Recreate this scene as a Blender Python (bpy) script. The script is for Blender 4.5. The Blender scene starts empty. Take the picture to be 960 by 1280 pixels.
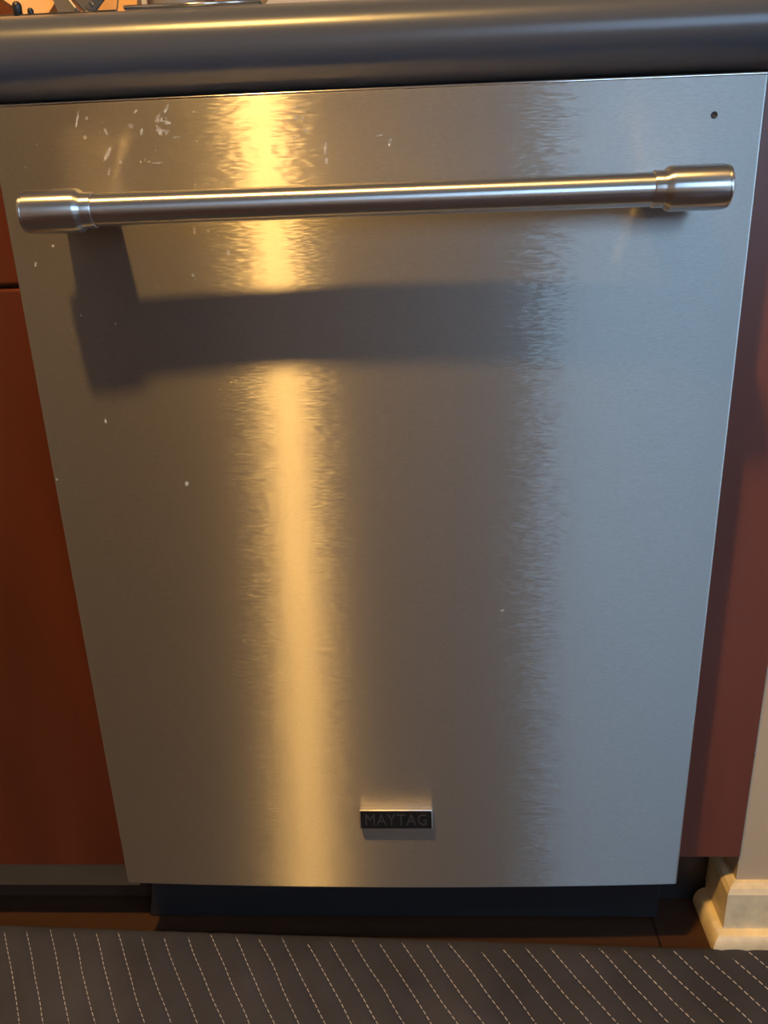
import bpy, bmesh, math, random
from mathutils import Matrix, Vector, noise
random.seed(7)
sc = bpy.context.scene
COL = sc.collection
PI = math.pi

# ------------------------------------------------------------------ camera, world, light, exposure
# world axes: X to the right along the dishwasher front, Y into the cabinets, Z up; the floor is z = 0,
# the dishwasher door runs from x = 0 to 0.603 in the plane y = 0 and from z = 0.11 to 0.894
cam_d = bpy.data.cameras.new('camera'); cam = bpy.data.objects.new('camera', cam_d); COL.objects.link(cam)
R0 = (0.9986548679, -0.0350587638, -0.0382012814)
R1 = (-0.0193124301, -0.9352529036, 0.3534530230)
R2 = (-0.0481194853, -0.3522398128, -0.9346719347)
right = Vector((R0[0], -R0[2], R0[1])); down = Vector((R1[0], -R1[2], R1[1])); fwd = Vector((R2[0], -R2[2], R2[1]))
M = Matrix((right, -down, -fwd)).transposed().to_4x4()
M.translation = Vector((0.33802, -0.71141, 0.81524))
cam.matrix_world = M
cam_d.sensor_fit = 'HORIZONTAL'; cam_d.sensor_width = 36.0; cam_d.lens = 36.0 * 1041.36 / 960.0
cam_d.clip_start = 0.02
sc.camera = cam

LAMP = (-0.082, -0.72)          # recessed ceiling lamp
LAMP_POWER = 840.0
SKY = (0.40, 0.66, 1.0); SKY_STRENGTH = 4.9
EXPOSURE = 1.0
w = bpy.data.worlds.new('sky'); sc.world = w; w.use_nodes = True
w.node_tree.nodes['Background'].inputs['Color'].default_value = (*SKY, 1)
w.node_tree.nodes['Background'].inputs['Strength'].default_value = SKY_STRENGTH
WIN = (0.98, 2.35, 1.00, 2.20)    # window opening in the back wall: x0, x1, z0, z1
ROOM = (-1.7, 2.5, -3.0, 0.66, 2.44)
port_d = bpy.data.lights.new('window_daylight', 'AREA'); port = bpy.data.objects.new('window_daylight', port_d)
COL.objects.link(port); port_d.shape = 'RECTANGLE'; port_d.size = WIN[1]-WIN[0]; port_d.size_y = WIN[3]-WIN[2]
port.location = ((WIN[0]+WIN[1])/2, ROOM[2]-0.13, (WIN[2]+WIN[3])/2); port.rotation_euler = (PI/2, 0, 0)
port_d.cycles.is_portal = True
SIDE = (-1.9, -1.05, 0.10, 2.10)    # unseen glazed door opening, added for daylight fill, right-hand wall: y0, y1, z0, z1
port_d = bpy.data.lights.new('added_door_daylight', 'AREA'); port = bpy.data.objects.new('added_door_daylight', port_d)
COL.objects.link(port); port_d.shape = 'RECTANGLE'; port_d.size = SIDE[3]-SIDE[2]; port_d.size_y = SIDE[1]-SIDE[0]
port.location = (ROOM[1]+0.13, (SIDE[0]+SIDE[1])/2, (SIDE[2]+SIDE[3])/2); port.rotation_euler = (0, PI/2, 0)
port_d.cycles.is_portal = True
sc.view_settings.view_transform = 'Standard'; sc.view_settings.look = 'None'
sc.view_settings.gamma = 1.0; sc.view_settings.use_curve_mapping = False
sc.view_settings.exposure = EXPOSURE
sc.cycles.use_denoising = True
sc.cycles.max_bounces = 8; sc.cycles.diffuse_bounces = 5; sc.cycles.glossy_bounces = 5
sc.cycles.caustics_reflective = True; sc.cycles.blur_glossy = 0.0
sc.cycles.sample_clamp_indirect = 30.0

# ------------------------------------------------------------------ helpers
def tag(o, label=None, cat=None, group=None, kind=None):
    if label: o['label'] = label
    if cat: o['category'] = cat
    if group: o['group'] = group
    if kind: o['kind'] = kind
    return o

def empty(name, loc, label, cat, group=None):
    o = bpy.data.objects.new(name, None); COL.objects.link(o); o.location = loc
    o.empty_display_size = 0.05
    return tag(o, label, cat, group)

def obj(name, bm, mat, parent=None, smooth=False, angle=None, flat_over=None):
    """Link the bmesh (in world coordinates) as one mesh object."""
    bmesh.ops.recalc_face_normals(bm, faces=bm.faces[:])
    if parent is not None:
        p = parent; off = Vector(p.location)
        while p.parent: p = p.parent; off += Vector(p.location)
        bmesh.ops.translate(bm, verts=bm.verts[:], vec=-off)
    me = bpy.data.meshes.new(name); bm.to_mesh(me); bm.free()
    o = bpy.data.objects.new(name, me); COL.objects.link(o)
    if mat: me.materials.append(mat)
    if smooth:
        me.polygons.foreach_set('use_smooth', [True]*len(me.polygons))
        if angle:
            me.set_sharp_from_angle(angle=angle)
        if flat_over:
            for f in me.polygons:
                if f.area > flat_over: f.use_smooth = False
    if parent is not None: o.parent = parent
    return o

def box(bm, x0, x1, y0, y1, z0, z1, bevel=0.0, seg=2):
    r = bmesh.ops.create_cube(bm, size=1.0)
    vs = r['verts']
    bmesh.ops.scale(bm, verts=vs, vec=(x1-x0, y1-y0, z1-z0))
    bmesh.ops.translate(bm, verts=vs, vec=((x0+x1)/2, (y0+y1)/2, (z0+z1)/2))
    if bevel > 0:
        es = list({e for v in vs for e in v.link_edges})
        bmesh.ops.bevel(bm, geom=es, offset=bevel, segments=seg, profile=0.5, affect='EDGES', clamp_overlap=True)
    return bm

def newbox(*a, **k):
    return box(bmesh.new(), *a, **k)

def prism(bm, pts, a0, a1, axis='X'):
    """extrude a closed 2-D profile along an axis. pts are (u, v): X -> (y, z); Y -> (x, z); Z -> (x, y)"""
    def P(u, v, a):
        return {'X': (a, u, v), 'Y': (u, a, v), 'Z': (u, v, a)}[axis]
    A = [bm.verts.new(P(u, v, a0)) for u, v in pts]; B = [bm.verts.new(P(u, v, a1)) for u, v in pts]
    n = len(pts)
    for i in range(n):
        bm.faces.new((A[i], A[(i+1) % n], B[(i+1) % n], B[i]))
    bm.faces.new(A); bm.faces.new(B[::-1])
    return bm

def lathe_x(bm, prof, y, z, seg=48):
    """revolve (x, r) points about a line parallel to X"""
    rings = []
    for x, r in prof:
        if r < 1e-6: rings.append([bm.verts.new((x, y, z))])
        else: rings.append([bm.verts.new((x, y+r*math.cos(2*PI*k/seg), z+r*math.sin(2*PI*k/seg))) for k in range(seg)])
    join_rings(bm, rings, seg); return bm

def lathe_z(bm, prof, x, y, seg=32):
    rings = []
    for z, r in prof:
        if r < 1e-6: rings.append([bm.verts.new((x, y, z))])
        else: rings.append([bm.verts.new((x+r*math.cos(2*PI*k/seg), y+r*math.sin(2*PI*k/seg), z)) for k in range(seg)])
    join_rings(bm, rings, seg); return bm

def join_rings(bm, rings, seg):
    for a, b in zip(rings, rings[1:]):
        for k in range(seg):
            k2 = (k+1) % seg
            if len(a) == 1 and len(b) == 1: continue
            if len(a) == 1: bm.faces.new((a[0], b[k], b[k2]))
            elif len(b) == 1: bm.faces.new((a[k], a[k2], b[0]))
            else: bm.faces.new((a[k], a[k2], b[k2], b[k]))

def tube(bm, pts, r, seg=10):
    pts = [Vector(p) for p in pts]; rings = []
    for i, p in enumerate(pts):
        d = (pts[min(i+1, len(pts)-1)] - pts[max(i-1, 0)]).normalized()
        u = d.cross(Vector((0, 0, 1)));
        if u.length < 1e-3: u = d.cross(Vector((1, 0, 0)))
        u.normalize(); v = d.cross(u)
        rings.append([bm.verts.new(p + r*(math.cos(2*PI*k/seg)*u + math.sin(2*PI*k/seg)*v)) for k in range(seg)])
    join_rings(bm, rings, seg)
    bm.faces.new(rings[0]); bm.faces.new(rings[-1][::-1])
    return bm

def xform(bm, mat):
    bmesh.ops.transform(bm, matrix=mat, verts=bm.verts[:]); return bm

# ------------------------------------------------------------------ materials
def mat_new(name):
    m = bpy.data.materials.new(name); m.use_nodes = True
    nt = m.node_tree; b = nt.nodes['Principled BSDF']
    return m, nt, b

def simple(name, col, rough=0.5, metal=0.0, spec=0.5, coat=0.0, bump=None, vary=None):
    m, nt, b = mat_new(name)
    b.inputs['Base Color'].default_value = (*col, 1); b.inputs['Roughness'].default_value = rough
    b.inputs['Metallic'].default_value = metal; b.inputs['Specular IOR Level'].default_value = spec
    b.inputs['Coat Weight'].default_value = coat
    tc = nt.nodes.new('ShaderNodeTexCoord')
    if vary:
        sx, sy, sz, lo, hi = vary
        mp = nt.nodes.new('ShaderNodeMapping'); mp.inputs['Scale'].default_value = (sx, sy, sz)
        n = nt.nodes.new('ShaderNodeTexNoise'); n.inputs['Scale'].default_value = 1.0; n.inputs['Detail'].default_value = 5
        mr = nt.nodes.new('ShaderNodeMapRange'); mr.inputs['From Min'].default_value = .3; mr.inputs['From Max'].default_value = .7
        mr.inputs['To Min'].default_value = lo; mr.inputs['To Max'].default_value = hi
        mx = nt.nodes.new('ShaderNodeVectorMath'); mx.operation = 'SCALE'; mx.inputs[0].default_value = col
        nt.links.new(tc.outputs['Object'], mp.inputs['Vector']); nt.links.new(mp.outputs[0], n.inputs['Vector'])
        nt.links.new(n.outputs['Fac'], mr.inputs['Value']); nt.links.new(mr.outputs[0], mx.inputs['Scale'])
        nt.links.new(mx.outputs[0], b.inputs['Base Color'])
    if bump:
        scale, strength, dist = bump
        n = nt.nodes.new('ShaderNodeTexNoise'); n.inputs['Scale'].default_value = scale; n.inputs['Detail'].default_value = 4
        bp = nt.nodes.new('ShaderNodeBump'); bp.inputs['Strength'].default_value = strength; bp.inputs['Distance'].default_value = dist
        nt.links.new(tc.outputs['Object'], n.inputs['Vector']); nt.links.new(n.outputs['Fac'], bp.inputs['Height'])
        nt.links.new(bp.outputs[0], b.inputs['Normal'])
    return m

def brushed_steel():
    """Stainless sheet brushed from side to side: highlights stretch up and down."""
    m, nt, b = mat_new('brushed_steel'); N = nt.nodes; L = nt.links
    N.remove(b); out = N['Material Output']
    tc = N.new('ShaderNodeTexCoord')
    mp = N.new('ShaderNodeMapping'); mp.inputs['Scale'].default_value = (140, 140, 850)
    n = N.new('ShaderNodeTexNoise'); n.inputs['Scale'].default_value = 1; n.inputs['Detail'].default_value = 2
    L.new(tc.outputs['Object'], mp.inputs['Vector']); L.new(mp.outputs[0], n.inputs['Vector'])
    # fine brushing grain: the normal wavers a little along the brushing
    sub = N.new('ShaderNodeVectorMath'); sub.operation = 'SUBTRACT'; sub.inputs[1].default_value = (.5, .5, .5)
    mul = N.new('ShaderNodeVectorMath'); mul.operation = 'MULTIPLY'; mul.inputs[1].default_value = (GRAIN, 0, GRAIN)
    geo = N.new('ShaderNodeNewGeometry')
    add = N.new('ShaderNodeVectorMath'); add.operation = 'ADD'
    bp = N.new('ShaderNodeVectorMath'); bp.operation = 'NORMALIZE'
    L.new(n.outputs['Color'], sub.inputs[0]); L.new(sub.outputs[0], mul.inputs[0]); L.new(mul.outputs[0], add.inputs[0])
    L.new(geo.outputs['Normal'], add.inputs[1]); L.new(add.outputs[0], bp.inputs[0])
    tan = N.new('ShaderNodeCombineXYZ'); tan.inputs['X'].default_value = 1.0   # brushing direction
    tan.inputs['Z'].default_value = BRUSH_TILT
    mp2 = N.new('ShaderNodeMapping'); mp2.inputs['Scale'].default_value = (220, 220, 1500)
    n2 = N.new('ShaderNodeTexNoise'); n2.inputs['Scale'].default_value = 1; n2.inputs['Detail'].default_value = 2
    mr2 = N.new('ShaderNodeMapRange'); mr2.inputs['From Min'].default_value = .25; mr2.inputs['From Max'].default_value = .75
    mr2.inputs['To Min'].default_value = GRAIN_TONE[0]; mr2.inputs['To Max'].default_value = GRAIN_TONE[1]
    tone = N.new('ShaderNodeVectorMath'); tone.operation = 'SCALE'; tone.inputs[0].default_value = STEEL_COL
    L.new(tc.outputs['Object'], mp2.inputs['Vector']); L.new(mp2.outputs[0], n2.inputs['Vector'])
    L.new(n2.outputs['Fac'], mr2.inputs['Value']); L.new(mr2.outputs[0], tone.inputs['Scale'])
    core = N.new('ShaderNodeBsdfAnisotropic'); core.distribution = 'GGX'
    L.new(tone.outputs[0], core.inputs['Color'])
    core.inputs['Roughness'].default_value = CORE[0]; core.inputs['Anisotropy'].default_value = CORE[1]
    L.new(tan.outputs[0], core.inputs['Tangent']); L.new(bp.outputs[0], core.inputs['Normal'])
    wide = N.new('ShaderNodeBsdfAnisotropic'); wide.distribution = 'GGX'
    wide.inputs['Color'].default_value = (*STEEL_COL, 1)
    wide.inputs['Roughness'].default_value = WIDE[0]; wide.inputs['Anisotropy'].default_value = WIDE[1]
    L.new(tan.outputs[0], wide.inputs['Tangent'])
    mx = N.new('ShaderNodeMixShader'); mx.inputs[0].default_value = WIDE[2]
    L.new(core.outputs[0], mx.inputs[1]); L.new(wide.outputs[0], mx.inputs[2])
    L.new(mx.outputs[0], out.inputs['Surface'])
    return m

STEEL_COL = (0.455, 0.428, 0.392)
CORE = (0.35, 0.80); WIDE = (0.58, 0.32, 0.46); GRAIN = 0.105; BRUSH_TILT = -0.016; GRAIN_TONE = (0.85, 1.15)
M_STEEL = brushed_steel()
def turned_metal(name, col, rough, aniso, axis_x=True, metal=1.0, spec=.5):
    """polished round about: highlights run on along X"""
    m, nt, b = mat_new(name)
    b.inputs['Base Color'].default_value = (*col, 1); b.inputs['Metallic'].default_value = metal
    b.inputs['Roughness'].default_value = rough; b.inputs['Anisotropic'].default_value = aniso
    b.inputs['Specular IOR Level'].default_value = spec
    t = nt.nodes.new('ShaderNodeCombineXYZ'); t.inputs['X'].default_value = 1.0
    nt.links.new(t.outputs[0], b.inputs['Tangent'])
    return m
M_HANDLE = turned_metal('satin_steel', (0.60, 0.58, 0.55), 0.30, 0.85)
M_POST = simple('polished_steel', (0.66, 0.63, 0.6), 0.13, 1.0)
M_CHROME = simple('chrome', (0.75, 0.73, 0.7), 0.16, 1.0)
M_RIM = simple('satin_rim', (0.8, 0.77, 0.72), 0.42, 1.0)
M_BLACK = simple('black_plastic', (0.012, 0.012, 0.014), 0.45)
M_BADGE = simple('badge_black', (0.012, 0.011, 0.011), 0.3)
M_LETTER = simple('badge_letter', (0.10, 0.095, 0.09), 0.35, 0.6)
M_CHERRY = simple('cherry_stain', (0.105, 0.021, 0.005), 0.3, 0, 0.5, 0.15, bump=(30, .05, .002), vary=(14, 14, 2.2, .8, 1.2))
M_FILLER = simple('cherry_filler', (0.17, 0.05, 0.033), 0.4, 0, 0.5, 0.0, bump=(30, .05, .002), vary=(16, 16, 2.2, .85, 1.15))
M_RAIL = simple('tan_rail', (0.14, 0.082, 0.038), 0.5, vary=(4, 20, 20, .8, 1.2))  # tan-brown, paler than the cabinet fronts
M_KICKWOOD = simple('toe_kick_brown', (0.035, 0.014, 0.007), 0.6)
M_GRANITE = turned_metal('dark_stone', (0.068, 0.072, 0.084), 0.30, 0.55, metal=0.0, spec=0.6)
M_WALL = simple('tan_paint', (0.60, 0.45, 0.29), 0.7, bump=(120, .1, .002))
M_ROOMWALL = simple('beige_paint', (0.62, 0.55, 0.46), 0.8)
M_CEIL = simple('ceiling_white', (0.6, 0.55, 0.48), 0.85)
M_TRIM = simple('cream_gloss_paint', (0.88, 0.72, 0.45), 0.4, bump=(60, .25, .003), vary=(60, 60, 60, .85, 1.08))
M_WHITE = simple('white_paint', (0.75, 0.74, 0.72), 0.45)
M_CAULK = simple('chipped_caulk', (0.62, 0.56, 0.45), 0.7, vary=(300, 300, 120, .3, 1.2))
M_MAT = simple('mat_cloth', (0.046, 0.047, 0.064), 0.85, 0, 0.25, bump=(900, .35, .0008), vary=(14, 14, 14, .8, 1.2))
M_THREAD = simple('pale_thread', (0.72, 0.68, 0.68), 0.7)
M_DOORWOOD = simple('added_door_wood', (0.10, 0.05, 0.03), 0.5, vary=(14, 14, 2, .8, 1.2))
M_BOARD = simple('orange_board_wood', (0.70, 0.36, 0.13), 0.45, vary=(6, 6, 40, .8, 1.15))
M_BOARD2 = simple('brown_board_wood', (0.82, 0.40, 0.15), 0.45, vary=(6, 40, 6, .8, 1.15))
M_DARKTIN = simple('dark_tin', (0.10, 0.088, 0.078), 0.6)
M_GREY = simple('grey_enamel', (0.20, 0.18, 0.16), 0.4)
M_WIRE = simple('black_coated_wire', (0.02, 0.02, 0.022), 0.4)
M_TIN = simple('grey_tin', (0.5, 0.47, 0.44), 0.45, 1.0)

def wood_floor():
    m, nt, b = mat_new('floor_wood'); N = nt.nodes; L = nt.links
    tc = N.new('ShaderNodeTexCoord')
    br = N.new('ShaderNodeTexBrick'); br.inputs['Scale'].default_value = 1.0
    br.inputs['Brick Width'].default_value = 1.2; br.inputs['Row Height'].default_value = 0.125
    br.inputs['Mortar Size'].default_value = 0.0012
    br.inputs['Color1'].default_value = (0.062, 0.028, 0.014, 1); br.inputs['Color2'].default_value = (0.048, 0.022, 0.011, 1)
    br.inputs['Mortar'].default_value = (0.012, 0.006, 0.003, 1)
    mp = N.new('ShaderNodeMapping'); mp.inputs['Scale'].default_value = (3, 45, 3)
    n = N.new('ShaderNodeTexNoise'); n.inputs['Scale'].default_value = 1; n.inputs['Detail'].default_value = 6
    mr = N.new('ShaderNodeMapRange'); mr.inputs['To Min'].default_value = .55; mr.inputs['To Max'].default_value = 1.45
    mul = N.new('ShaderNodeVectorMath'); mul.operation = 'SCALE'
    L.new(tc.outputs['Object'], br.inputs['Vector']); L.new(tc.outputs['Object'], mp.inputs['Vector'])
    L.new(mp.outputs[0], n.inputs['Vector']); L.new(n.outputs['Fac'], mr.inputs['Value'])
    L.new(br.outputs['Color'], mul.inputs[0]); L.new(mr.outputs[0], mul.inputs['Scale'])
    L.new(mul.outputs[0], b.inputs['Base Color']); b.inputs['Roughness'].default_value = 0.35
    return m
M_FLOOR = wood_floor()

def pane_mat():
    m, nt, b = mat_new('window_glass'); N = nt.nodes; L = nt.links; N.remove(b)
    t = N.new('ShaderNodeBsdfTransparent'); g = N.new('ShaderNodeBsdfGlossy'); g.inputs['Roughness'].default_value = 0.02
    f = N.new('ShaderNodeFresnel'); f.inputs['IOR'].default_value = 1.45
    mx = N.new('ShaderNodeMixShader')
    L.new(f.outputs[0], mx.inputs[0]); L.new(t.outputs[0], mx.inputs[1]); L.new(g.outputs[0], mx.inputs[2])
    L.new(mx.outputs[0], N['Material Output'].inputs['Surface'])
    return m
M_PANE = pane_mat()

def splash_mat():
    m, nt, b = mat_new('dried_splash'); N = nt.nodes; L = nt.links
    b.inputs['Base Color'].default_value = (0.95, 0.88, 0.74, 1); b.inputs['Roughness'].default_value = 0.6
    t = N.new('ShaderNodeBsdfTransparent'); mx = N.new('ShaderNodeMixShader')
    tc = N.new('ShaderNodeTexCoord'); n = N.new('ShaderNodeTexNoise'); n.inputs['Scale'].default_value = 350; n.inputs['Detail'].default_value = 2
    mr = N.new('ShaderNodeMapRange'); mr.inputs['From Min'].default_value = .4; mr.inputs['From Max'].default_value = .65
    mr.inputs['To Min'].default_value = .12; mr.inputs['To Max'].default_value = .6
    L.new(tc.outputs['Object'], n.inputs['Vector']); L.new(n.outputs['Fac'], mr.inputs['Value']); L.new(mr.outputs[0], mx.inputs[0])
    L.new(t.outputs[0], mx.inputs[1]); L.new(b.outputs[0], mx.inputs[2]); L.new(mx.outputs[0], N['Material Output'].inputs['Surface'])
    return m
M_SPLASH = splash_mat()

def lamp_mat():
    m, nt, b = mat_new('lamp_diffuser'); N = nt.nodes; L = nt.links; N.remove(b)
    e = N.new('ShaderNodeEmission'); e.inputs['Color'].default_value = (*LAMP_COL, 1); e.inputs['Strength'].default_value = LAMP_POWER
    L.new(e.outputs[0], N['Material Output'].inputs['Surface'])
    return m
LAMP_COL = (1.0, 0.58, 0.165)
M_LAMP = lamp_mat()

# ------------------------------------------------------------------ room shell
x0, x1, y0, y1, zc = ROOM
T = 0.12
def struct(name, bm, m, parent=None, **k):
    o = obj(name, bm, m, parent, **k); 
    if parent is None: o['kind'] = 'structure'
    return o
struct('floor', newbox(x0-T, x1+T, y0-T, y1+T, -0.1, 0.0), M_FLOOR)
struct('ceiling', newbox(x0-T, x1+T, y0-T, y1+T, zc, zc+0.1), M_CEIL)
struct('wall_left', newbox(x0-T, x0, y0-T, y1+T, 0, zc), M_ROOMWALL)
bm = bmesh.new()
box(bm, x1, x1+T, y0-T, SIDE[0], 0, zc); box(bm, x1, x1+T, SIDE[1], y1+T, 0, zc)
box(bm, x1, x1+T, SIDE[0], SIDE[1], 0, SIDE[2]); box(bm, x1, x1+T, SIDE[0], SIDE[1], SIDE[3], zc)
struct('wall_far_right', bm, M_ROOMWALL)
bm = bmesh.new(); mid = (SIDE[0]+SIDE[1])/2; fw = 0.06
for a, b in ((SIDE[0], SIDE[0]+fw), (mid-fw/2, mid+fw/2), (SIDE[1]-fw, SIDE[1])): box(bm, x1+0.03, x1+0.09, a, b, SIDE[2], SIDE[3])
box(bm, x1+0.03, x1+0.09, SIDE[0], SIDE[1], SIDE[2], SIDE[2]+fw); box(bm, x1+0.03, x1+0.09, SIDE[0], SIDE[1], SIDE[3]-fw, SIDE[3])
gd = struct('added_fill_door', bm, M_WHITE)  # unseen glazed door, added to let in more daylight from the right
for a, b in ((SIDE[0]+fw, mid-fw/2), (mid+fw/2, SIDE[1]-fw)): obj('pane', newbox(x1+0.058, x1+0.062, a, b, SIDE[2]+fw, SIDE[3]-fw), M_PANE, gd)
struct('wall_behind_counter', newbox(x0, x1, y1, y1+T, 0, zc), M_ROOMWALL)
bm = bmesh.new()                        # wall behind the camera, with the window opening
box(bm, x0, WIN[0], y0-T, y0, 0, zc); box(bm, WIN[1], x1, y0-T, y0, 0, zc)
box(bm, WIN[0], WIN[1], y0-T, y0, 0, WIN[2]); box(bm, WIN[0], WIN[1], y0-T, y0, WIN[3], zc)
struct('wall_back', bm, M_ROOMWALL)
def window(name, a, fw, rail):
    wf = bmesh.new()
    box(wf, a[0], a[0]+fw, y0-0.09, y0-0.03, a[2], a[3]); box(wf, a[1]-fw, a[1], y0-0.09, y0-0.03, a[2], a[3])
    box(wf, a[0]+fw, a[1]-fw, y0-0.09, y0-0.03, a[2], a[2]+fw); box(wf, a[0]+fw, a[1]-fw, y0-0.09, y0-0.03, a[3]-fw, a[3])
    mid = (a[2]+a[3])/2
    if rail: box(wf, a[0]+fw, a[1]-fw, y0-0.08, y0-0.04, mid-0.02, mid+0.02)
    win = struct(name, wf, M_WHITE)
    cuts = [(a[2]+fw, mid-0.02), (mid+0.02, a[3]-fw)] if rail else [(a[2]+fw, a[3]-fw)]
    for c0, c1 in cuts: obj('pane', newbox(a[0]+fw, a[1]-fw, y0-0.062, y0-0.058, c0, c1), M_PANE, win)
window('window_1', WIN, 0.055, True)
d = struct('added_dark_door', newbox(-1.45, -0.6, y0+0.001, y0+0.045, 0.005, 2.03, bevel=0.004), M_DOORWOOD)  # unseen dark door, added to darken the left of the steel's reflection
for (a0, a1, c0, c1) in ((-1.35, -1.06, 0.2, 0.95), (-0.99, -0.70, 0.2, 0.95), (-1.35, -1.06, 1.1, 1.9), (-0.99, -0.70, 1.1, 1.9)):
    obj('raised_panel', newbox(a0, a1, y0+0.045, y0+0.055, c0, c1, bevel=0.008), M_DOORWOOD, d)

# recessed ceiling lamp
lamp = empty('ceiling_lamp', (LAMP[0], LAMP[1], zc), 'round white recessed ceiling lamp with a warm glowing disc', 'lamp')
bm = bmesh.new()
lathe_z(bm, [(zc, 0.062), (zc-0.012, 0.062), (zc-0.016, 0.068), (zc-0.012, 0.088), (zc, 0.092)], *LAMP)
obj('trim_ring', bm, M_WHITE, lamp, smooth=True, angle=0.6)
bm = bmesh.new(); lathe_z(bm, [(zc-0.004, 0.0), (zc-0.004, 0.052), (zc-0.001, 0.052)], *LAMP)
obj('diffuser', bm, M_LAMP, lamp)

# ------------------------------------------------------------------ half wall on the right with its skirting
FZ = 0.11                                # height of the door's lower edge
WX, WY = 0.682, 0.037                    # the wall's left front corner
wall = struct('wall_right', newbox(WX, 1.5, WY, 0.60, 0, 0.893), M_WALL)
bm = bmesh.new()                          # bead of cracked caulk and paint up the corner
zz = 0.10
while zz < 0.62:
    h = random.uniform(0.004, 0.02); r = random.choice((0.0003, 0.0003, 0.0006, 0.0012))*random.uniform(.7, 1.3)
    box(bm, WX-r, WX+r, WY-r*0.6, WY+0.001, zz, zz+h*0.85, bevel=r*0.4, seg=1)
    zz += h
c = obj('caulk_bead', bm, M_CAULK, wall, smooth=True); c['label'] = 'chipped pale caulk bead'
# skirting: front run and a return round the corner (one mitred profile each)
BH = 0.081; BT = 0.012
def skirting_profile():
    return [(0, 0), (0, BH), (-0.3*BT, BH-0.0004), (-0.75*BT, BH-0.0045), (-BT, BH-0.0105), (-BT, 0)]
def run_mitred(bm, prof, xs, ys, x_end, y_end):
    """profile points (out, z): out is negative away from the wall; front run along X from the corner, return along Y"""
    n = len(prof)
    A = [bm.verts.new((x_end, ys+o, z)) for o, z in prof]
    B = [bm.verts.new((xs+o, ys+o, z)) for o, z in prof]
    Cc = [bm.verts.new((xs+o, y_end, z)) for o, z in prof]
    for P, Q in ((A, B), (B, Cc)):
        for i in range(n):
            bm.faces.new((P[i], P[(i+1) % n], Q[(i+1) % n], Q[i]))
    bm.faces.new(A); bm.faces.new(Cc[::-1])
bm = bmesh.new(); run_mitred(bm, skirting_profile(), WX, WY, 1.5, 0.088)
struct('baseboard_right', bm, M_TRIM)
SH, SD = 0.021, 0.0140
shoe = [(0, 0), (0, SH)] + [(-SD*math.sin(a), SH*math.cos(a)*0.92+SH*0.08) for a in [k*PI/2/7 for k in range(1, 8)]] + [(-SD, 0)]
bm = bmesh.new(); run_mitred(bm, [(o-0.0, z) for o, z in shoe], WX-BT, WY-BT, 1.5, 0.086)
struct('trim_1', bm, M_TRIM, smooth=True, angle=0.7)

# ------------------------------------------------------------------ cabinets beside the dishwasher
CY = 0.026                               # plane of the cabinet fronts
cab = empty('base_cabinet', (-0.35, 0.3, 0), 'red-brown stained base cabinet with drawer, left of the dishwasher', 'cabinet')
obj('cabinet_box', newbox(-0.62, -0.012, CY+0.022, 0.6, 0.11, 0.893), M_CHERRY, cab)
obj('drawer_front', newbox(-0.60, -0.0035, CY, CY+0.02, FZ+0.6455, FZ+0.775, bevel=0.0025), M_CHERRY, cab)
bm = newbox(-0.60, -0.0035, CY, CY+0.02, FZ-0.0005, FZ+0.6425)
es = [e for e in bm.edges if all(v.co.y < CY+0.001 for v in e.verts)]
low = [e for e in es if all(v.co.z < FZ+0.01 for v in e.verts)]
bmesh.ops.bevel(bm, geom=[e for e in es if e not in low], offset=0.0025, segments=2, affect='EDGES', profile=.5)
# chamfer along the lower edge: push the lowest front edge back
for v in bm.verts:
    if v.co.z < FZ+0.001 and v.co.y < CY+0.004: v.co.y += 0.003
obj('cabinet_door', bm, M_CHERRY, cab)
obj('bottom_rail', newbox(-0.62, -0.006, 0.043, 0.062, FZ-0.046, FZ+0.004, bevel=0.002), M_RAIL, cab)['label'] = 'pale tan rail below the cabinet door'
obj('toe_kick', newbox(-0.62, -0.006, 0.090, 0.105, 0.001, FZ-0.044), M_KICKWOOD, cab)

fil = empty('filler_panel', (0.64, 0.1, 0), 'narrow red-brown stained filler panel between dishwasher and wall', 'panel')
obj('face_strip', newbox(0.6085, WX-0.0004, WY-0.003, WY+0.02, FZ+0.006, 0.893, bevel=0.0012), M_FILLER, fil)
obj('side_panel', newbox(0.6085, 0.622, WY+0.021, 0.59, FZ, 0.893), M_CHERRY, fil)
obj('toe_kick', newbox(0.6085, WX-BT-0.001, 0.089, 0.105, 0.001, FZ+0.004), M_BLACK, fil)

# ------------------------------------------------------------------ dishwasher
H = 0.784; W = 0.603; TOP = FZ+H
dw = empty('dishwasher', (0.3015, 0.3, 0), 'stainless steel dishwasher with a tubular handle and a small black badge', 'dishwasher')
ADDED_CROWN = 0.006                           # outward bow added to the sheet to steer the lamp's streak
def sheet_y(x): return -ADDED_CROWN*(1-((x-W/2)/(W/2))**2)
bm = newbox(0, W, 0, 0.024, FZ, TOP, bevel=0.0022, seg=3)
for i in range(1, 32):
    bmesh.ops.bisect_plane(bm, geom=bm.verts[:]+bm.edges[:]+bm.faces[:], plane_co=(W*i/32, 0, 0), plane_no=(1, 0, 0))
for v in bm.verts:
    if v.co.y < 0.012: v.co.y += sheet_y(v.co.x)
obj('door_panel', bm, M_STEEL, dw, smooth=True, angle=0.06)['label'] = 'brushed stainless steel door panel'
bm = tube(bmesh.new(), [(0.0015+(W-0.003)*k/24, 0.0011+sheet_y(0.0015+(W-0.003)*k/24), TOP-0.0010) for k in range(25)], 0.0013, 20)  # polished strip added so the door's top shows a lamp highlight
obj('highlight_strip', bm, M_POST, dw, smooth=True, angle=.6)['label'] = 'thin polished strip added to catch the highlight along the top'
obj('door_liner', newbox(0.006, W-0.006, 0.0245, 0.055, FZ+0.004, TOP-0.004, bevel=0.003), M_BLACK, dw)
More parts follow.
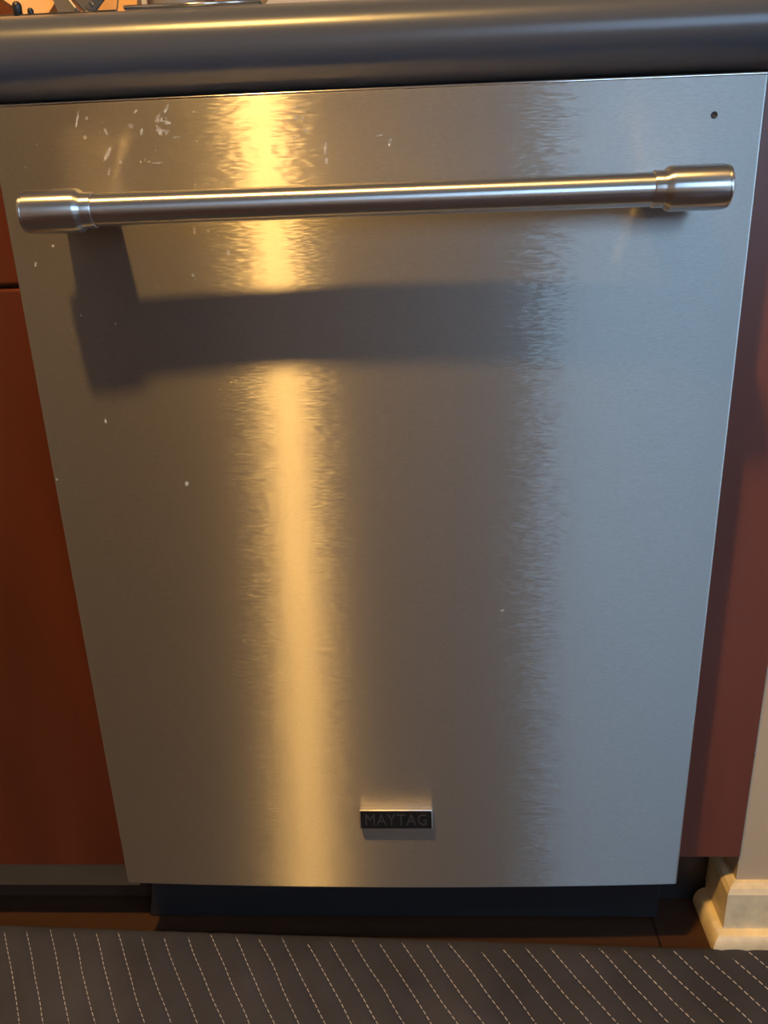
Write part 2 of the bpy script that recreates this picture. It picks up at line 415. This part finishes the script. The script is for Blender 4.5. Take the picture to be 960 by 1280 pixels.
obj('tub', newbox(0.008, W-0.008, 0.058, 0.58, 0.095, 0.885), M_BLACK, dw)
bm = prism(bmesh.new(), [(-0.008, 0.002), (0.6065, 0.002), (0.6065, FZ-0.004), (0.012, FZ-0.004)], 0.058, 0.068, 'Y')
bmesh.ops.bevel(bm, geom=bm.edges[:], offset=0.002, segments=2, affect='EDGES', profile=.5)
obj('kick_plate', bm, M_BLACK, dw)['label'] = 'black kick plate'
# vent hole
bm = bmesh.new(); hx, hz = 0.5646, FZ+0.7557
rings = []
for r_, yy in ((0.0026, 0.0005), (0.0026, -0.0004), (0.0019, -0.0006), (0.0017, -0.0001), (0, -0.0001)):
    yy += sheet_y(hx); rings.append([bm.verts.new((hx, yy, hz))] if r_ == 0 else [bm.verts.new((hx+r_*math.cos(2*PI*k/20), yy, hz+r_*math.sin(2*PI*k/20))) for k in range(20)])
join_rings(bm, rings, 20); obj('indicator_light', bm, M_BLACK, dw, smooth=True)['label'] = 'tiny dark round indicator'

# handle: bar, two end caps, two posts
HZ = FZ+0.7045; HY = -0.0465
bm = bmesh.new()
lathe_x(bm, [(0.087, 0.0), (0.087, 0.0121), (0.514, 0.0121), (0.514, 0.0)], HY, HZ, 64)
bar = obj('handle', bm, M_HANDLE, dw, smooth=True, angle=0.5)
def cap(a, b):
    """outer end a, inner end b"""
    s = 1 if b > a else -1; R = 0.0161
    prof = [(a, 0), (a, R-0.0042)]
    for k in range(1, 6):
        t = k/5*PI/2; prof.append((a+s*0.0022*(1-math.cos(t)), R-0.0042+0.0034*math.sin(t)))
    prof += [(a+s*0.0030, R-0.0008), (a+s*0.0034, R-0.0011), (a+s*0.0040, R-0.0011), (a+s*0.0045, R-0.0002), (a+s*0.006, R),
             (b-s*0.0135, R), (b-s*0.0115, R-0.0006), (b-s*0.0090, R-0.0026), (b-s*0.0075, R-0.0030), (b-s*0.0012, R-0.0030),
             (b-s*0.0004, R-0.0034), (b, R-0.0041), (b, 0.0)]
    bm = bmesh.new(); lathe_x(bm, prof, HY, HZ, 64)
    return obj('end_cap', bm, M_HANDLE, bar, smooth=True, angle=0.5)
cap(0.0374, 0.0931); cap(0.5657, 0.5096)
def post(xa, xb, out):
    bm = bmesh.new()                      # tapering plate from the cap back to the door
    n = 9
    for j in range(1):
        rings = []
        for i in range(n):
            t = i/(n-1); y = HY+0.004 + t*(0.0004-HY-0.004)
            hh = 0.0105 - 0.0015*math.sin(PI*t) ; fl = (1-t)*0.004; ww = (xb-xa)/2 + fl; xm = (xa+xb)/2 + fl*out
            ring = []
            for k in range(40):
                a = 2*PI*k/40; cx_, sz_ = math.cos(a), math.sin(a)
                e = 0.28
                ring.append(bm.verts.new((xm+ww*math.copysign(abs(cx_)**e, cx_), y, HZ-0.001+hh*math.copysign(abs(sz_)**e, sz_))))
            rings.append(ring)
        join_rings(bm, rings, 40); bm.faces.new(rings[0]); bm.faces.new(rings[-1][::-1])
    return obj('post', bm, M_POST, bar, smooth=True, angle=0.6)
post(0.0505, 0.0945, -1); post(0.5125, 0.556, 1)

# badge with its lettering
bx0, bx1, bz0, bz1 = 0.2645, 0.3405, FZ+0.0862, FZ+0.1105
bm = newbox(bx0, bx1, -0.0062-ADDED_CROWN, 0.0006-ADDED_CROWN, bz0, bz1, bevel=0.0009, seg=2)
badge = obj('badge', bm, M_RIM, dw, smooth=True, angle=0.9, flat_over=0.0001); badge['label'] = 'small rectangular badge with bright metal rim'
obj('face_plate', newbox(bx0+0.0012, bx1-0.0012, -0.0068-ADDED_CROWN, -0.0060-ADDED_CROWN, bz0+0.0012, bz1-0.0008, bevel=0.0002, seg=1), M_BADGE, badge)['label'] = 'black face of the badge'
cu = bpy.data.curves.new('lettering', 'FONT'); cu.body = 'MAYTAG'; cu.align_x = 'CENTER'; cu.align_y = 'CENTER'
cu.size = 0.0205; cu.extrude = 0.0003; cu.space_character = 1.08; cu.resolution_u = 3; cu.offset = 0.0
tmp = bpy.data.objects.new('lettering_source', cu); COL.objects.link(tmp)
bpy.context.view_layer.update()
me = bpy.data.meshes.new_from_object(tmp.evaluated_get(bpy.context.evaluated_depsgraph_get()))
bpy.data.objects.remove(tmp); bpy.data.curves.remove(cu)
bm = bmesh.new(); bm.from_mesh(me); bpy.data.meshes.remove(me)
xs = [v.co.x for v in bm.verts]; k = 0.064/(max(xs)-min(xs))
xform(bm, Matrix.Translation(((bx0+bx1)/2, -0.0070-ADDED_CROWN, (bz0+bz1)/2)) @ Matrix.Rotation(PI/2, 4, 'X') @ Matrix.Diagonal((k, 1.0, 1, 1)))
obj('lettering', bm, M_LETTER, badge)['label'] = 'dim grey capital letters'

# dried splashes on the steel: thin flakes
SPL = [(0.14, 0.874, 0.00633, 0.0057, 0), (0.1448, 0.8863, 0.00126, 0.00377, -0.6), (0.137, 0.8804, 0.00126, 0.00442, -0.7), (0.077, 0.8683, 0.00167, 0.00167, 0), (0.1199, 0.885, 0.00189, 0.00101, 0.5), (0.1152, 0.875, 0.00222, 0.00159, 0), (0.0943, 0.8717, 0.00128, 0.00255, 0.4), (0.1229, 0.8706, 0.00102, 0.00254, -0.3), (0.0727, 0.8811, 0.00102, 0.00573, -0.3), (0.0931, 0.8555, 0.00142, 0.00579, -0.6), (0.0924, 0.8426, 0.00097, 0.00324, -0.4), (0.1192, 0.8487, 0.00103, 0.00103, 0), (0.132, 0.8476, 0.0045, 0.00064, 0), (0.1257, 0.8485, 0.00129, 0.00064, 0), (0.2456, 0.8757, 0.00187, 0.00125, 0.4), (0.25, 0.875, 0.00094, 0.00187, -0.3), (0.2519, 0.8664, 0.00157, 0.00138, 0), (0.2427, 0.8616, 0.00101, 0.00189, -0.3), (0.2468, 0.8835, 0.00218, 0.00075, 0.2), (0.2669, 0.8543, 0.00113, 0.00567, -0.2), (0.2669, 0.8439, 0.00127, 0.00253, -0.1), (0.3093, 0.8608, 0.0025, 0.00075, 0.2), (0.3172, 0.8559, 0.00125, 0.00313, -0.4), (0.1564, 0.7961, 0.00132, 0.00263, 0), (0.0362, 0.7882, 0.00134, 0.00134, 0), (0.1822, 0.7777, 0.00133, 0.00199, 0), (0.151, 0.7615, 0.00121, 0.00134, 0), (0.0187, 0.7741, 0.00102, 0.00203, -0.3), (0.1239, 0.5796, 0.00162, 0.00221, 0), (0.0576, 0.6396, 0.00115, 0.00216, 0), (0.003, 0.5854, 0.00149, 0.00119, 0), (0.0004, 0.7097, 0.0014, 0.0028, -0.5), (0.4097, 0.4474, 0.00166, 0.00076, 0), (0.0805, 0.882, 0.00127, 0.00127, 0), (0.1498, 0.8656, 0.00318, 0.00064, 0.1), (0.1025, 0.8493, 0.00103, 0.00161, 0.3), (0.1714, 0.8308, 0.00097, 0.00097, 0), (0.1676, 0.7957, 0.00099, 0.00132, 0)]
bm = bmesh.new()
def flake(x, z, rx, rz, rot, th=0.00012):
    n = 14; ph = random.random()*9; F = []; B = []
    ca, sa = math.cos(rot), math.sin(rot)
    for k in range(n):
        a = 2*PI*k/n; j = 1+0.35*noise.noise((math.cos(a)*1.3+ph, math.sin(a)*1.3, ph*3.1))+random.uniform(-.15, .15)
        u, v = rx*j*math.cos(a), rz*j*math.sin(a)
        X, Z = x+u*ca-v*sa, z+u*sa+v*ca
        X = max(0.0025, X)
        Y = sheet_y(X); F.append(bm.verts.new((X, Y-th, Z))); B.append(bm.verts.new((X, Y+0.00005, Z)))
    bm.faces.new(F); bm.faces.new(B[::-1])
    for k in range(n): bm.faces.new((F[k], F[(k+1) % n], B[(k+1) % n], B[k]))
for i, (x, z, rx, rz, rot) in enumerate(SPL):
    if i == 0:                              # the large ragged ring of dried drips
        for k in range(26):
            a = random.uniform(0.2, 5.6); rr = random.uniform(.55, 1.1)
            flake(x+rx*rr*math.cos(a), z+rz*rr*math.sin(a), random.uniform(.0006, .0016), random.uniform(.0006, .0018), random.random()*3)
    else:
        flake(x, z, max(rx, .0006), max(rz, .0006), rot)
for k in range(70):
    flake(random.uniform(.02, .3), FZ+random.uniform(.6, .775), random.uniform(.0003, .0006), random.uniform(.0003, .0008), 0)
sp = obj('dried_splashes', bm, M_SPLASH, dw); sp['kind'] = 'stuff'; sp['label'] = 'pale dried water marks on the steel'

# ------------------------------------------------------------------ countertop
CF = 0.003; CR = 0.031; CZ = FZ+0.819; CXL, CXR = -0.95, 1.56
prof = [(0.60, CZ-CR), (0.60, CZ+CR)]
for k in range(0, 25):
    a = PI/2 + k/24*PI
    prof.append((CF+CR+CR*math.cos(a), CZ+CR*math.sin(a)))
bm = prism(bmesh.new(), prof, CXL, CXR, 'X')
ct = obj('countertop', bm, M_GRANITE, None, smooth=True, angle=0.5)
tag(ct, 'dark polished stone countertop with rounded front edge above the dishwasher', 'countertop')
CT = CZ+CR

# ------------------------------------------------------------------ things standing on the counter, top left
def part(name, bm, mat, parent, smooth=False, angle=None):
    """bm is already in the parent's own axes"""
    bmesh.ops.recalc_face_normals(bm, faces=bm.faces[:])
    me = bpy.data.meshes.new(name); bm.to_mesh(me); bm.free(); me.materials.append(mat)
    if smooth:
        me.polygons.foreach_set('use_smooth', [True]*len(me.polygons))
        if angle: me.set_sharp_from_angle(angle=angle)
    o = bpy.data.objects.new(name, me); COL.objects.link(o)
    o.parent = parent
    return o

# black wire dish rack
RX0, RX1, RY0, RY1 = -0.24, 0.086, 0.085, 0.36
rack = empty('dish_rack', ((RX0+RX1)/2, (RY0+RY1)/2, CT), 'black wire dish rack with short rubber-tipped pegs on the counter edge', 'rack')
bm = bmesh.new(); zr = CT+0.009
tube(bm, [(RX0, RY0, zr), (RX1, RY0, zr), (RX1, RY1, zr), (RX0, RY1, zr), (RX0, RY0, zr)], 0.0028)
for k in range(1, 14):
    yy = RY0+(RY1-RY0)*k/14
    tube(bm, [(RX0, yy, zr), (RX1, yy, zr)], 0.0018, 8)
obj('base_frame', bm, M_WIRE, rack, smooth=True)
for fx in (RX0+0.02, RX1-0.02):
    for fy in (RY0, RY1):
        bm = bmesh.new(); lathe_z(bm, [(CT+0.0003, 0), (CT+0.0003, 0.006), (zr, 0.0045), (zr+0.003, 0.0)], fx, fy, 16)
        obj('foot', bm, M_WIRE, rack, smooth=True, angle=.7)
for px_, py_, top, r in ((0.0025, RY0+0.001, CT+0.0218, 0.0040), (0.0135, RY0+0.001, CT+0.0165, 0.0026), (-0.06, RY0+0.001, CT+0.0218, 0.0040), (-0.13, RY0+0.001, CT+0.0218, 0.0040)):
    bm = bmesh.new()
    lathe_z(bm, [(zr-0.001, 0), (zr-0.001, r*0.8), (top-r, r), (top-r*0.5, r*0.87), (top-r*0.13, r*0.5), (top, 0)], px_, py_, 20)
    obj('peg', bm, M_WIRE, rack, smooth=True)
for k in range(6):
    xx = RX0+0.03+k*0.05
    bm = bmesh.new()
    tube(bm, [(xx, 0.315, zr), (xx, 0.315, CT+0.08), (xx+0.012, 0.315, CT+0.088), (xx+0.024, 0.315, CT+0.08), (xx+0.024, 0.315, zr)], 0.0018, 8)
    obj('plate_divider', bm, M_WIRE, rack, smooth=True)

ZB = zr+0.0022                            # what stands in the rack stands on its wires
def rounded_board(w_, h_, t_, r_=0.02):
    pts = []
    for cx_, cz_, a0 in ((w_-r_, h_-r_, 0), (r_, h_-r_, PI/2), (r_, r_, PI), (w_-r_, r_, 1.5*PI)):
        for k in range(6):
            a = a0+k/5*PI/2; pts.append((cx_+r_*math.cos(a), cz_+r_*math.sin(a)))
    bm = prism(bmesh.new(), pts, -t_/2, t_/2, 'Y')
    return bm
# large orange board at the back, a smaller one leaning in front of it with its lower edge slanting
b1 = empty('cutting_board', (-0.175, 0.205, ZB), 'large orange wooden cutting board standing in the black rack', 'cutting board')
b1.rotation_euler = (-0.32, 0, 0)
part('board', rounded_board(0.245, 0.20, 0.014, 0.012), M_BOARD, b1)
b2 = empty('cutting_board', (-0.158, 0.150, ZB+0.1125), 'small darker brown board tilted in front of the large orange one', 'cutting board')
b2.rotation_euler = (-0.30, math.radians(36), 0)
part('board', rounded_board(0.19, 0.09, 0.012, 0.012), M_BOARD2, b2)
# cake server: a steel triangle standing on its wide end, one edge bright
kn = empty('cake_server', (0.0275, 0.118, ZB+0.0006), 'grey steel cake server with a pale edge, standing point up in the rack', 'cake server')
kn.rotation_euler = (-0.2, 0, 0)
bm = prism(bmesh.new(), [(0.0, 0.0), (0.0195, 0.0), (-0.006, 0.034), (-0.010, 0.060), (-0.016, 0.060), (-0.0085, 0.022)], -0.0008, 0.0008, 'Y')
part('blade', bm, M_DARKTIN, kn)
bm = prism(bmesh.new(), [(0.0195, 0.0), (0.0213, 0.0), (-0.0045, 0.0345), (-0.006, 0.034)], -0.0012, 0.0008, 'Y')
part('edge', bm, M_RIM, kn)['label'] = 'pale bright edge'
bm = newbox(-0.021, -0.006, -0.006, 0.006, 0.060, 0.16, bevel=0.004, seg=3)
part('handle', bm, M_BLACK, kn, smooth=True)['label'] = 'black handle'

# flat grater leaning to the right, rows of bright raised teeth
gr = empty('flat_grater', (0.0545, 0.110, ZB+0.0012), 'grey metal flat grater leaning right with rows of bright teeth', 'grater')
gr.rotation_euler = (-0.1, math.radians(-42), 0)
bm = newbox(0, 0.16, -0.0012, 0.0012, -0.002, 0.024, bevel=0.0008, seg=1)
g_ = part('grater_plate', bm, M_DARKTIN, gr)
bm = bmesh.new()
for k in range(40):
    for r_ in (0.0035, 0.0205):
        xx = 0.004+k*0.0038
        prism(bm, [(xx, r_-0.0022), (xx+0.0017, r_-0.0022), (xx+0.0020, r_+0.0022), (xx+0.0003, r_+0.0022)], -0.0034, -0.0011, 'Y')
t_ = part('teeth', bm, M_CHROME, g_); t_['kind'] = 'stuff'; t_['label'] = 'bright raised teeth'
bm = newbox(0.16, 0.26, -0.008, 0.008, 0.001, 0.021, bevel=0.006, seg=3)
part('handle', bm, M_BLACK, gr, smooth=True)['label'] = 'black grater handle'

# narrow wooden spatula between knife and grater
sp_ = empty('wooden_spatula', (0.047, 0.150, ZB+0.0006), 'orange wooden spatula standing between cake server and grater', 'spatula')
sp_.rotation_euler = (-0.14, math.radians(14), 0)
part('spatula_blade', rounded_board(0.016, 0.09, 0.004, 0.003), M_BOARD, sp_)
part('handle', xform(lathe_z(bmesh.new(), [(0.088, 0), (0.088, 0.005), (0.20, 0.006), (0.27, 0.007), (0.275, 0)], 0.008, 0, 16), Matrix()), M_BOARD, sp_, smooth=True, angle=.7)

# baking tray with a rolled rim, and what stands on it
TX0, TX1, TY0, TY1 = 0.094, 0.208, 0.088, 0.34
tr = empty('baking_tray', ((TX0+TX1)/2, (TY0+TY1)/2, CT), 'small grey metal baking tray with a bright rolled rim on the counter', 'tray')
TH = 0.0135
bm = bmesh.new()
box(bm, TX0+0.004, TX1-0.004, TY0+0.004, TY1-0.004, CT+0.0003, CT+0.0018)
prism(bm, [(TY0+0.004, CT+0.0003), (TY0, CT+TH), (TY0+0.0012, CT+TH), (TY0+0.0052, CT+0.0003)], TX0, TX1)
prism(bm, [(TY1-0.004, CT+0.0003), (TY1, CT+TH), (TY1-0.0012, CT+TH), (TY1-0.0052, CT+0.0003)], TX0, TX1)
prism(bm, [(TX0+0.004, CT+0.0003), (TX0, CT+TH), (TX0+0.0012, CT+TH), (TX0+0.0052, CT+0.0003)], TY0, TY1, 'Y')
prism(bm, [(TX1-0.004, CT+0.0003), (TX1, CT+TH), (TX1-0.0012, CT+TH), (TX1-0.0052, CT+0.0003)], TY0, TY1, 'Y')
obj('pan', bm, M_TIN, tr)
bm = tube(bmesh.new(), [(TX0, TY0, CT+TH), (TX1, TY0, CT+TH), (TX1, TY1, CT+TH), (TX0, TY1, CT+TH), (TX0, TY0, CT+TH)], 0.0016)
obj('rim', bm, M_CHROME, tr, smooth=True)['label'] = 'bright rolled rim'
cn = empty('metal_canister', (0.1275, 0.150, CT+0.002), 'grey brushed metal canister standing in the baking tray', 'canister')
bm = lathe_z(bmesh.new(), [(0, 0), (0, 0.029), (0.002, 0.0305), (0.115, 0.0305), (0.117, 0.029), (0.117, 0)], 0, 0, 40)
part('body', bm, M_GREY, cn, smooth=True, angle=.6)
bm = lathe_z(bmesh.new(), [(0.1172, 0), (0.1172, 0.031), (0.128, 0.031), (0.130, 0.029), (0.131, 0.008), (0.142, 0.008), (0.143, 0.0)], 0, 0, 40)
part('lid', bm, M_CHROME, cn, smooth=True, angle=.6)
bw = empty('wooden_bowl', (0.1865, 0.130, CT+0.002), 'small orange wooden bowl with flared sides in the baking tray', 'bowl')
bm = lathe_z(bmesh.new(), [(0, 0), (0, 0.0095), (0.004, 0.0105), (0.03, 0.029), (0.05, 0.036), (0.051, 0.0345), (0.03, 0.026), (0.008, 0.008), (0.007, 0)], 0, 0, 40)
part('bowl', bm, M_BOARD, bw, smooth=True, angle=.7)

# ------------------------------------------------------------------ quilted floor mat
MX0, MX1, MY0 = -0.75, 1.25, -0.62
def edge_y(x): return 0.0355 - 0.034*x if x < 0.62 else 0.0355 - 0.034*0.62 - 0.012*(x-0.62)
THREAD_UP = 0.0002
PITCH = 0.0277; SL = -0.60; OFF = -0.098 + SL*-(-0.1)
def s_of(x, y): return x - SL*y                      # constant along a stitched line
S0 = s_of(-0.098, -0.1)
def wob(s_index, y): return 0.0030*noise.noise((s_index*0.35, y*9, 1.7)) + 0.0016*noise.noise((s_index*1.9, y*26, 8.2))
def mat_z(x, y):
    s = (s_of(x, y)-S0)/PITCH
    i = round(s); f = s + wob(i, y)/PITCH*-1
    p = abs(math.sin(PI*f))
    d = edge_y(x)-y
    e = min(1.0, max(0.0, d/0.012))
    z = 0.0042 + 0.0024*(p**0.6) + 0.0012*noise.noise((x*22, y*22, 0.3)) + 0.0006*noise.noise((x*70, y*70, 4.3))
    return 0.0012 + (z-0.0012)*(0.35+0.65*math.sqrt(e))
mat = empty('floor_mat', (0.25, -0.3, 0), 'dark grey-brown quilted floor mat with slanting rows of pale stitching', 'mat')
smin, smax = s_of(MX0, MY0), s_of(MX1, 0.03)
k0 = math.ceil((smin-S0)/PITCH); k1 = math.floor((smax-S0)/PITCH)
SUB = 8
NX, NY = (k1-k0+2)*SUB, 90
bm = bmesh.new(); G = []
for j in range(NY+1):
    row = []; t = (j/NY)**1.25
    for i in range(NX+1):
        s = S0 + (k0-1+i/SUB)*PITCH
        x = s + SL*(edge_y(s)*(1-t)+MY0*t)
        for _ in range(6):
            ye = edge_y(x); y = ye + (MY0-ye)*t
            x = min(MX1, max(MX0, s + SL*y + wob((s-S0)/PITCH, y)))
        row.append(bm.verts.new((x, y, mat_z(x, y))))
    G.append(row)
for j in range(NY):
    for i in range(NX):
        bm.faces.new((G[j][i], G[j][i+1], G[j+1][i+1], G[j+1][i]))
rim = [G[0][i] for i in range(NX+1)] + [G[j][NX] for j in range(1, NY+1)] + [G[NY][i] for i in range(NX-1, -1, -1)] + [G[j][0] for j in range(NY-1, 0, -1)]
low = [bm.verts.new((v.co.x, v.co.y, 0.0004)) for v in rim]
n = len(rim)
for i in range(n): bm.faces.new((rim[i], low[i], low[(i+1) % n], rim[(i+1) % n]))
bm.faces.new(low)
bmesh.ops.remove_doubles(bm, verts=bm.verts[:], dist=1e-6)
obj('pad', bm, M_MAT, mat, smooth=True, angle=1.0)
# each row of stitching is a part of its own: one pale thread that dives under the cloth between stitches
for kk in range(k0, k1+1):
    bm = bmesh.new(); rs = random.Random(kk*31+5)
    trim = rs.uniform(0.003, 0.014); y = MY0+0.004; rings = []
    while y < 0.06:
        for dy, up in ((0.0, 0.0006), (0.0038, 0.0006), (0.0040, -0.0022), (0.0062, -0.0022)):
            yy = y+dy; x = S0+kk*PITCH + SL*yy + wob(kk, yy)
            if not (MX0+0.004 < x < MX1-0.004 and yy < edge_y(x)-trim): continue
            z = mat_z(x, yy)+up+THREAD_UP; w_ = 0.00048
            rings.append([bm.verts.new((x-w_, yy, z-0.0004)), bm.verts.new((x+w_, yy, z-0.0004)), bm.verts.new((x, yy, z+0.0004))])
        y += 0.0064
    if len(rings) > 6:
        join_rings(bm, rings, 3); bm.faces.new(rings[0]); bm.faces.new(rings[-1][::-1])
        obj('stitch_row', bm, M_THREAD, mat)
    else: bm.free()
